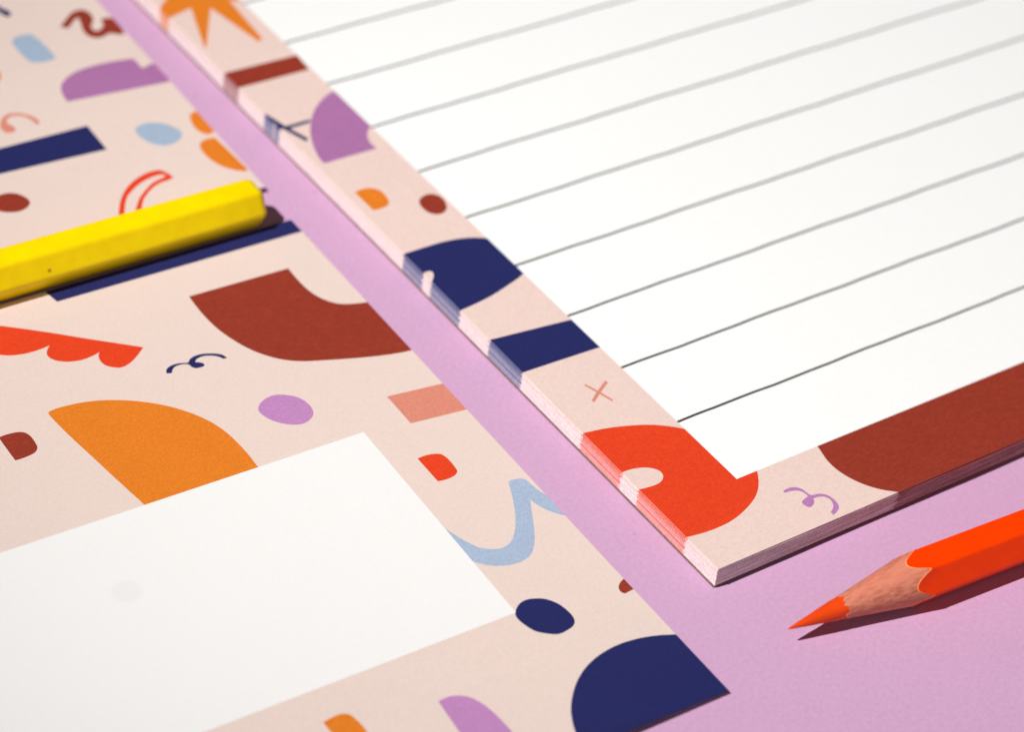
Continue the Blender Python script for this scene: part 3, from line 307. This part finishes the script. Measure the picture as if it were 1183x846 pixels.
# ------------------------------------------------------------------ table surface
def build_table():
    V = []; F = []
    n = 2
    V = [(-700, -600, 0), (900, -600, 0), (900, 1000, 0), (-700, 1000, 0), (-700, -600, -2), (900, -600, -2), (900, 1000, -2), (-700, 1000, -2)]
    F = [(0, 1, 2, 3), (7, 6, 5, 4), (0, 4, 5, 1), (1, 5, 6, 2), (2, 6, 7, 3), (3, 7, 4, 0)]
    o = mesh_obj('tabletop', V, F, [M_table], [0] * 6)
    o['kind'] = 'structure'
build_table()

# ------------------------------------------------------------------ the two patterned cards
wF = rnd_waves(3, .10, 70); wB = rnd_waves(5, .12, 80)
def z_front(x, y):
    return .5 + 1.0 * math.exp(-(max(0, y + 33) / 15) ** 2) * (.25 + .75 * ss(-25, -42, x) if x < -25 else .25) + 0.6 * wF(x, y) * ss(0, 12, -27 - x)
def z_rear(x, y):
    return .85 + .5 * math.exp(-((x + 23.5) ** 2 + (y - 102) ** 2) / 14 ** 2) + .5 * math.exp(-((x + 23) / 22) ** 2 - ((y - 138) / 18) ** 2) + wB(x, y) * ss(0, 12, -24 - x)

CARD_EDGE = paper('shaded_card_edge', (.10, .075, .085), grain=.08, rough=.9)  # shade on the front card's cut edge, put into its colour
def edge_of(k): return CARD_EDGE

F_OUT = [(-24.68, 91.85), (-174.6, 94.9), (-176.9, -28.6), (-26.95, -32.66)]
F_PANEL = [(-43.29, 39.40), (-156.0, 43.3), (-157.6, -1.0), (-44.90, -4.72)]
extra_front = [('lilac', [(-150, 70), (-135, 74), (-128, 62), (-140, 52), (-152, 58)]), ('navy', [(-168, 30), (-160, 30), (-160, 5), (-168, 5)]),
               ('salmon', [(-120, -12), (-108, -10), (-106, -22), (-122, -24)]), ('orange', [(-170, -12), (-150, -10), (-154, -26), (-168, -26)]),
               ('brown', [(-168, 88), (-158, 88), (-158, 76), (-168, 74)])]
f = thing('patterned_card', 'pink patterned card with a blank white panel, in front of the yellow pencil', 'card', (-100, 30, 0), 'patterned cards')
V, F, K = cdt_sheet(F_OUT, extra_front + polys('F') + [('panel', F_PANEL)], z_front,
                    (frange(-176, -25, 3.1), frange(-32, 92, 3.1)))
split_parts(V, F, K, ('panel',), lambda k: PAPER['cardpink'] if k == 'base' else PAPER['label'] if k == 'panel' else PAPER[k],
            z_front, .36, f, ('printed_sheet', 'writing_panel'), F_OUT, lambda k: edge_of('white'),
            ('pink sheet printed with navy, brown, red, orange and lilac cut-paper motifs', 'blank white writing panel'))

B_OUT = [(-24.43, 101.1), (-20.0, 228.0), (-170.0, 232.5), (-175.0, 104.0)]
extra_back = [('orange', [(-120, 130), (-100, 135), (-95, 120), (-115, 114)]), ('navy', [(-60, 200), (-40, 204), (-38, 194), (-62, 190)]),
              ('lilac', [(-140, 190), (-110, 200), (-100, 170), (-135, 165)]), ('red', [(-90, 215), (-70, 218), (-75, 205)])]
b = thing('patterned_card', 'pink patterned card behind the yellow pencil, without a white panel', 'card', (-98, 166, 0), 'patterned cards')
V, F, K = cdt_sheet(B_OUT, extra_back + polys('B'), z_rear, (frange(-175, -20, 3.3), frange(101, 232, 3.3)))
def single_sheet(V, F, K, thick, parent, name):
    mats = []; mk = {}; faces = []; fm = []; sm = []; verts = list(V)
    def mid(mat):
        if mat.name not in mk: mk[mat.name] = len(mats); mats.append(mat)
        return mk[mat.name]
    n = len(V); verts += [(p[0], p[1], p[2] - thick) for p in V]
    full = {}
    for t, k in zip(F, K):
        faces.append(t); fm.append(mid(PAPER['cardpink'] if k == 'base' else PAPER[k])); sm.append(True)
        faces.append([v + n for v in reversed(t)]); fm.append(mid(PAPER['white'])); sm.append(True)
        for a, c in zip(t, t[1:] + t[:1]): full.setdefault((min(a, c), max(a, c)), []).append((a, c))
    for e, l in full.items():
        if len(l) == 1:
            a, c = l[0]; s = len(verts)
            for v in (a, a + n, c + n, c): verts.append(verts[v])
            faces.append([s, s + 1, s + 2, s + 3]); fm.append(mid(EDGE['pink'])); sm.append(False)
    return mesh_obj(name, verts, faces, mats, fm, parent, sm)
single_sheet(V, F, K, .36, b, 'printed_sheet')

# ------------------------------------------------------------------ notepad
PX0, PY0, PX1, PY1 = -15.2, -14.5, 194.8, 282.5       # outline of a page
TOP = 4.0; BOARD = 0.5; NS = 33
TH = (TOP - BOARD) / NS
def curl(x, y):        # the last pages spread a little along the bottom edge
    return (ss(0, 28, x) * .55 + ss(25, 60, x) * .45) * math.exp(-((y - PY0) / 22) ** 2)
wP = rnd_waves(11, .035, 60)
def z_pad(x, y): return TOP + .0 + wP(x, y) * ss(0, 10, x - PX0) * ss(0, 10, y - PY0)

pad = thing('notepad', 'thick pink-bordered ruled notepad with brown backing board and coloured page edges', 'notepad', (90, 130, 0))
P_OUT = [(PX0, PY0), (PX1, PY0), (PX1, PY1), (PX0, PY1)]
PAN = [(0, 0), (180, 0), (180, 267), (0, 267)]
layers = []
extra_pad = [('navy', [(178, 30), (200, 34), (200, 60), (178, 56)]), ('orange', [(182, 90), (192, 92), (190, 110), (182, 104)]),
             ('lilac', [(181, 140), (200, 150), (200, 170), (181, 176)]), ('red', [(20, 270), (50, 268), (50, 290), (25, 290)]),
             ('sky', [(-18, 200), (-4, 204), (-4, 222), (-18, 220)]), ('brown', [(100, 272), (130, 270), (130, 290), (100, 290)]),
             ('salmon', [(150, -10), (160, -12), (162, -4), (150, -3)]), ('navy', [(-18, 240), (-6, 244), (-9, 256), (-18, 254)])]
layers += extra_pad + polys('P') + [('panel', PAN)]
RW = .48
rules = []
for i in range(17):
    y = 15.14 + 15.0 * i
    wv = lambda x, i=i: .07 * math.sin(x * .19 + i * 2.1) + .05 * math.sin(x * .53 + i * 4.7)
    rx = frange(0, 180, 4) + [180]
    layers.append(('rule', [(x, y - RW / 2 + wv(x)) for x in rx] + [(x, y + RW / 2 + wv(x)) for x in reversed(rx)]))
# a few page-wide grid points only: keeps the sheet gently uneven
V, F, K = cdt_sheet(P_OUT, layers, z_pad, (frange(-14, 195, 5.3), frange(-13, 283, 5.7)))
split_parts(V, F, K, ('panel', 'rule'), lambda k: PAPER['pink'] if k == 'base' else PAPER['white'] if k == 'panel' else PAPER[k],
            z_pad, TH * .9, pad, ('top_page', 'writing_panel'), P_OUT, lambda k: EDGE[k] if k in EDGE else EDGE['pink'],
            ('pink bordered top page printed with bold cut-paper motifs', 'white writing panel with ruled lines'))

# which print runs off which page edge: intervals of colour along the left and the bottom edge
def crossings(axis, val):
    out = []
    for k, P in extra_pad + polys('P'):
        cr = []
        for a, bb in zip(P, P[1:] + P[:1]):
            u0, u1 = a[axis] - val, bb[axis] - val
            if (u0 < 0) != (u1 < 0):
                t = u0 / (u0 - u1); cr.append(a[1 - axis] + t * (bb[1 - axis] - a[1 - axis]))
        cr.sort()
        for q in range(0, len(cr) - 1, 2): out.append((cr[q], cr[q + 1], k))
    return out
LEFT = crossings(0, PX0 + .02); BOT = crossings(1, PY0 + .02); RIGHT = crossings(0, PX1 - .02); TOPC = crossings(1, PY1 - .02)

def edge_runs(lo, hi, iv, shift, r):
    cuts = {lo, hi}
    sh = []
    for a, bb, k in iv:
        a2 = a + shift + r.gauss(0, .10); b2 = bb + shift + r.gauss(0, .10)
        a2 = min(max(a2, lo), hi); b2 = min(max(b2, lo), hi)
        if b2 > a2 + .02: sh.append((a2, b2, k)); cuts |= {a2, b2}
    cs = sorted(cuts); out = []
    for a, bb in zip(cs, cs[1:]):
        mcol = 'pink'
        for x, y, k in sh:
            if x - 1e-6 <= (a + bb) / 2 <= y + 1e-6: mcol = k
        out.append((a, bb, mcol))
    return out

def page_stack():
    verts = []; faces = []; fm = []; mats = []; mk = {}
    def mid(mat):
        if mat.name not in mk: mk[mat.name] = len(mats); mats.append(mat)
        return mk[mat.name]
    def quad(ps, mat):
        s = len(verts); verts.extend(ps); faces.append([s, s + 1, s + 2, s + 3]); fm.append(mid(mat))
    r = random.Random(4)
    xs = [PX0] + frange(PX0 + 1.2, 120, 6) + [PX1]
    for k in range(NS - 1):
        z0 = BOARD + k * TH; z1 = z0 + TH * .93
        up = ss(NS - 7, NS - 1, k)
        jx = r.gauss(0, .035); jy = r.gauss(0, .02)
        if k == NS - 2: jx, jy = .05, .03
        if k == NS - 3: jx = -.10
        if k == NS - 4: jx = -.16; jy = -.04
        if k in (12, 19, 24): jx = -.09
        x0, x1, y0, y1 = PX0 + jx, PX1 + jx, PY0 + jy, PY1 + jy
        ED = EDGE2 if r.random() < .32 else EDGE
        sh = r.gauss(0, .16) * (2.2 if k > NS - 8 else 1)
        # pages just under the top sag away from it along the bottom edge: dark slits
        def sag(x, y):
            if k < NS - 6: return 0.0
            return -0.0
        for a, bb, c in edge_runs(y0, y1, LEFT, sh, r):
            ek = ED.get(c, ED['pink'])
            if c == 'sky': ek = PAPER['sky']
            quad([(x0, bb, z0), (x0, a, z0), (x0, a, z1), (x0, bb, z1)], ek)
            quad([(x0, a, z1), (x0 + .7, a, z1), (x0 + .7, bb, z1), (x0, bb, z1)], PAPER.get(c, PAPER['pink']))
        sb = r.gauss(0, .25)
        for a, bb, c in edge_runs(x0, x1, BOT, sb, r):
            ek = EDGE.get(c, EDGE['pink'])
            # short pieces, so that a page edge can waver
            pts = [a] + [q for q in xs if a + .5 < q < bb - .5] + [bb]
            for p, q in zip(pts, pts[1:]):
                wob = lambda x: .05 * math.sin(x * .21 + k * 1.7) * ss(0, 12, x - PX0) + (.16 * ss(8, 40, x) * ((k * 37) % 7 - 3) / 3 if k > NS - 9 else 0)
                quad([(p, y0 + wob(p), z0), (q, y0 + wob(q), z0), (q, y0 + wob(q), z1), (p, y0 + wob(p), z1)], ek)
                quad([(max(p, x0 + .001), y0 + wob(p), z1 - .001), (q, y0 + wob(q), z1 - .001), (q, y0 + .8, z1 - .001), (max(p, x0 + .001), y0 + .8, z1 - .001)], PAPER.get(c, PAPER['pink']))
        quad([(x0, y1, z0), (x0, y1, z1), (x1, y1, z1), (x1, y1, z0)], EDGE['pink'])
        quad([(x1, y0, z0), (x1, y1, z0), (x1, y1, z1), (x1, y0, z1)], EDGE['pink'])
        # page body just inside its edges
        quad([(x0 + .69, y0 + .79, z1 - .002), (x1, y0 + .79, z1 - .002), (x1, y1, z1 - .002), (x0 + .69, y1, z1 - .002)], PAPER['white'])
    # core so that no light leaks between the pages
    a, bb, c_, d = PX0 + .45, PX1 - .3, PY0 + .55, PY1 - .3
    zb, zt = BOARD + .005, TOP - TH * 1.15
    for ps in ([(a, c_, zb), (bb, c_, zb), (bb, c_, zt), (a, c_, zt)], [(a, d, zb), (a, d, zt), (bb, d, zt), (bb, d, zb)],
               [(a, c_, zb), (a, c_, zt), (a, d, zt), (a, d, zb)], [(bb, c_, zb), (bb, d, zb), (bb, d, zt), (bb, c_, zt)]):
        quad(ps, PAPER['white'])
    mesh_obj('page_stack', verts, faces, mats, fm, pad)
page_stack()

def box(name, x0, y0, x1, y1, z0, z1, mat, parent, ch=.08):
    bm = bmesh.new()
    bmesh.ops.create_cube(bm, size=1)
    for v in bm.verts:
        v.co = Vector(((x0 + x1) / 2 + v.co.x * (x1 - x0), (y0 + y1) / 2 + v.co.y * (y1 - y0), (z0 + z1) / 2 + v.co.z * (z1 - z0)))
    bmesh.ops.bevel(bm, geom=bm.edges[:], offset=ch, segments=2, affect='EDGES')
    bm.verts.ensure_lookup_table()
    V = [tuple(v.co) for v in bm.verts]; F = [[v.index for v in f.verts] for f in bm.faces]; bm.free()
    return mesh_obj(name, V, F, [mat], [0] * len(F), parent)
box('backing_board', PX0 - .08, PY0 + .12, PX1 + .1, PY1 + .1, 0.01, BOARD - .005, M_board, pad)

# ------------------------------------------------------------------ pencils
def pencil_paint(name, col, rough, dots=()):
    m, nt, b = nodes(name)
    tc = N(nt, 'ShaderNodeTexCoord'); pos = tc.outputs['Object']
    n1 = N(nt, 'ShaderNodeTexNoise', Scale=900.0, Detail=3.0)
    mp = N(nt, 'ShaderNodeMapping'); mp.inputs['Scale'].default_value = (.12, 1, 1)
    nt.links.new(pos, mp.inputs[0]); nt.links.new(mp.outputs[0], n1.inputs['Vector'])
    n2 = N(nt, 'ShaderNodeTexNoise', Scale=350.0, Detail=3.0); nt.links.new(pos, n2.inputs['Vector'])
    r = N(nt, 'ShaderNodeMapRange'); r.inputs[1].default_value = .35; r.inputs[2].default_value = .7
    nt.links.new(n2.outputs[0], r.inputs[0])
    out = mixc(nt, r.outputs[0], tuple(c * .95 for c in col) + (1,), tuple(min(1, c * 1.04) for c in col) + (1,))
    sp = N(nt, 'ShaderNodeTexVoronoi', Scale=420.0); nt.links.new(pos, sp.inputs['Vector'])
    cr = N(nt, 'ShaderNodeMapRange'); cr.inputs[1].default_value = .03; cr.inputs[2].default_value = .10; cr.inputs[3].default_value = .35; cr.inputs[4].default_value = 0
    nt.links.new(sp.outputs['Distance'], cr.inputs[0])
    out = mixc(nt, cr.outputs[0], out, tuple(c * .6 for c in col) + (1,))
    for (p, rad, dc) in dots:
        d = N(nt, 'ShaderNodeVectorMath', operation='DISTANCE'); nt.links.new(pos, d.inputs[0]); d.inputs[1].default_value = tuple(q * MM for q in p)
        rr = N(nt, 'ShaderNodeMapRange'); rr.inputs[1].default_value = rad * .55 * MM; rr.inputs[2].default_value = rad * MM; rr.inputs[3].default_value = .85; rr.inputs[4].default_value = 0
        nt.links.new(d.outputs['Value'], rr.inputs[0])
        out = mixc(nt, rr.outputs[0], out, dc + (1,))
    nt.links.new(out, b.inputs['Base Color'])
    bp = N(nt, 'ShaderNodeBump', Strength=.22, Distance=0.00012)
    nt.links.new(n1.outputs[0], bp.inputs['Height']); nt.links.new(bp.outputs[0], b.inputs['Normal'])
    b.inputs['Roughness'].default_value = rough; b.inputs['Specular IOR Level'].default_value = .2
    return m

def wood_mat():
    m, nt, b = nodes('pencil_wood')
    tc = N(nt, 'ShaderNodeTexCoord'); pos = tc.outputs['Object']
    mp = N(nt, 'ShaderNodeMapping'); mp.inputs['Scale'].default_value = (.16, 1, 1); nt.links.new(pos, mp.inputs[0])
    n1 = N(nt, 'ShaderNodeTexNoise', Scale=2600.0, Detail=4.0, Roughness=.7); nt.links.new(mp.outputs[0], n1.inputs['Vector'])
    n2 = N(nt, 'ShaderNodeTexNoise', Scale=330.0, Detail=3.0); nt.links.new(mp.outputs[0], n2.inputs['Vector'])
    r = N(nt, 'ShaderNodeMapRange'); r.inputs[1].default_value = .36; r.inputs[2].default_value = .66; nt.links.new(n1.outputs[0], r.inputs[0])
    out = mixc(nt, r.outputs[0], (.46, .115, .065, 1), (.72, .27, .175, 1))
    r2 = N(nt, 'ShaderNodeMapRange'); r2.inputs[1].default_value = .4; r2.inputs[2].default_value = .65; nt.links.new(n2.outputs[0], r2.inputs[0])
    out = mixc(nt, r2.outputs[0], out, (.68, .22, .14, 1))
    nt.links.new(out, b.inputs['Base Color'])
    bp = N(nt, 'ShaderNodeBump', Strength=.5, Distance=0.00008); nt.links.new(n1.outputs[0], bp.inputs['Height']); nt.links.new(bp.outputs[0], b.inputs['Normal'])
    b.inputs['Roughness'].default_value = .7; b.inputs['Specular IOR Level'].default_value = .2
    return m

def hexr(th, ap, rc):
    """radius of a hexagon with rounded ridges, flat down; rc = ridge rounding"""
    a = (th - math.radians(-90) + math.radians(30)) % math.radians(60) - math.radians(30)     # angle from nearest face normal
    a = abs(a)
    rf = ap / math.cos(a)
    # rounding circle near the ridge: centre on ridge direction
    dcen = (ap - rc) / math.cos(math.radians(30))
    g = math.radians(30) - a
    s = dcen * math.sin(g)
    if abs(s) < rc:
        rr = dcen * math.cos(g) + math.sqrt(rc * rc - s * s)
        # tangent point angle
        tp = math.atan2(ap * math.tan(0) + (ap - rc) * math.tan(math.radians(30)), ap)
        if a > tp: return rr
    return rf

def make_pencil(tip, ang, length, ap, rc, cone, rlead, mats, label, group, name='colored_pencil', tilt=0, end_round=1.0, tip_drop=0.0):
    """axis along local +x from the tip; local origin at the tip's foot on the table"""
    root = thing(name, label, 'pencil', (tip[0], tip[1], 0), group)
    root.rotation_euler = (0, 0, ang)
    NT = 120
    def tang(i): return 2 * math.pi * i / NT
    kk = (ap * 1.155 - .15) / cone                   # slope of the sharpened cone
    rr = random.Random(2)
    def mk(name_, rings, mat, cap0=False, cap1=False, smooth=True):
        V = []; F = []
        for ring in rings: V += ring
        for j in range(len(rings) - 1):
            for i in range(NT):
                F.append([j * NT + i, (j + 1) * NT + i, (j + 1) * NT + (i + 1) % NT, j * NT + (i + 1) % NT])
        if cap0: F.append(list(range(NT - 1, -1, -1)))
        if cap1: F.append([(len(rings) - 1) * NT + i for i in range(NT)])
        F = [f[::-1] for f in F]
        me = bpy.data.meshes.new(name_)
        me.from_pydata([tuple(q * MM for q in v) for v in V], [], F); me.materials.append(mat)
        for p in me.polygons: p.use_smooth = len(p.vertices) == 4
        me.update(); me.set_sharp_from_angle(angle=math.radians(38))
        o = bpy.data.objects.new(name_, me); C.objects.link(o); o.parent = root
        return o
    def pt(x, i, r):
        th = tang(i)
        return (x, r * math.cos(th), ap + r * math.sin(th) - tip_drop * max(0, 1 - x / cone) ** 1.0)
    xl = rlead / kk
    jit = [.28 * math.sin(i * 2 * math.pi / NT * 5 + 1) + .16 * math.sin(i * 2 * math.pi / NT * 13 + 2) + rr.uniform(-.05, .05) for i in range(NT)]
    # lead
    rings = []
    r_tip = .16
    for s in (0, .1, .3, .6, 1.2, 2.5, 4, 6, 8):
        x = r_tip / kk * .55 + s
        rad = [kk * (x + .2) * (.35 if s == 0 else .75 if s == .1 else .93 if s == .3 else 1)] * NT
        if x < xl - 1: rings.append([pt(x, i, rad[i] * (1 + .03 * math.sin(i * .35 + s * 2) + .02 * math.sin(i * .9 + s))) for i in range(NT)])
    rings.append([pt(xl + jit[i] + .25, i, kk * (xl + jit[i] + .2) - .02) for i in range(NT)])
    mk('lead', rings, mats['lead'], cap0=True, cap1=True)
    # wood
    xb = [hexr(tang(i), ap, rc) / kk for i in range(NT)]
    rings = [[pt(xl + jit[i], i, kk * (xl + jit[i]) - .10) for i in range(NT)]]
    for s in range(0, 13):
        t = s / 12
        ring = []
        for i in range(NT):
            x = (xl + jit[i]) * (1 - t) + (xb[i] - .0) * t
            ring.append(pt(x, i, kk * x + (.05 if s == 0 else 0)))
        rings.append(ring)
    mk('wood_cone', rings, mats['wood'])
    # painted barrel: lip at the scalloped edge, then the hexagon, then the rounded dipped end
    rings = []
    lip = .06
    rings.append([pt(xb[i] - .02, i, kk * xb[i] - .05) for i in range(NT)])
    rings.append([pt(xb[i] + .02, i, hexr(tang(i), ap, rc) + lip * .8) for i in range(NT)])
    rings.append([pt(xb[i] + .22, i, hexr(tang(i), ap, rc) + lip) for i in range(NT)])
    rings.append([pt(xb[i] + .6, i, hexr(tang(i), ap, rc) + .0) for i in range(NT)])
    x_a = max(xb) + 2
    for x in frange(x_a, length - end_round - .2, 12) + [length - end_round]:
        rings.append([pt(x, i, hexr(tang(i), ap, rc)) for i in range(NT)])
    for s in range(1, 7):
        a = s / 6 * math.pi / 2
        ring = []
        for i in range(NT):
            R0 = hexr(tang(i), ap, rc); e = end_round
            rad = R0 - e * (1 - math.cos(a)); rad = rad * (1 - .04 * s / 6)
            ring.append(pt(length - end_round + e * math.sin(a), i, rad))
        rings.append(ring)
    for f_ in (.6, .25):
        rings.append([pt(length + .06 * (1 - f_), i, (ap - end_round) * f_) for i in range(NT)])
    mk('barrel', rings, mats['paint'], cap1=True)
    # pale primer line where the sharpener cut through the paint
    rings = [[pt(xb[i] - .20, i, kk * (xb[i] - .20) + .012) for i in range(NT)], [pt(xb[i] + .0, i, kk * xb[i] + .03) for i in range(NT)]]
    mk('primer_edge', rings, mats['primer'])
    return root

wood = wood_mat()
orange_paint = pencil_paint('orange_lacquer', (1.0, .050, .0), .36)
yellow_paint = pencil_paint('yellow_lacquer', (.93, .60, .0015), .36)
primer = paper('paint_primer', (.92, .33, .10), grain=.05, rough=.5)
lead_o = pencil_paint('orange_lead', (.80, .062, .004), .42)
lead_y = pencil_paint('yellow_lead', (.9, .6, .01), .45)

AO = math.radians(-3.4)
make_pencil((-13.6, -28.75), AO, 175, 3.74, .40, 24.3, 1.75,
            dict(paint=orange_paint, wood=wood, lead=lead_o, primer=primer),
            'orange coloured pencil with sharpened tip, lying on the lilac surface beside the notepad', 'coloured pencils', tip_drop=0.6)
# the yellow pencil lies between the two cards with its dipped end towards the notepad
AY = math.radians(-1.2)
YL = 120.0
end = Vector((-29.5, 95.2))
d = Vector((math.cos(AY), math.sin(AY)))
tipy = end - d * YL
lx = lambda wx, wy, z: ((Vector((wx, wy)) - tipy).dot(d), (Vector((wx, wy)) - tipy).dot(Vector((-d.y, d.x))), z)
yellow_paint = pencil_paint('yellow_lacquer_worn', (1.0, .705, .0), .36,
                            dots=[(lx(-63.5, 92.6, 5.0), .38, (.75, .10, .01)), (lx(-70.4, 92.6, 4.9), .50, (.20, .12, .01))])
make_pencil((tipy.x, tipy.y), AY, YL, 3.80, 1.15, 24.3, 1.75,
            dict(paint=yellow_paint, wood=wood, lead=lead_y, primer=primer),
            'yellow coloured pencil lying between the two patterned cards, blunt end towards the notepad', 'coloured pencils', end_round=1.5)
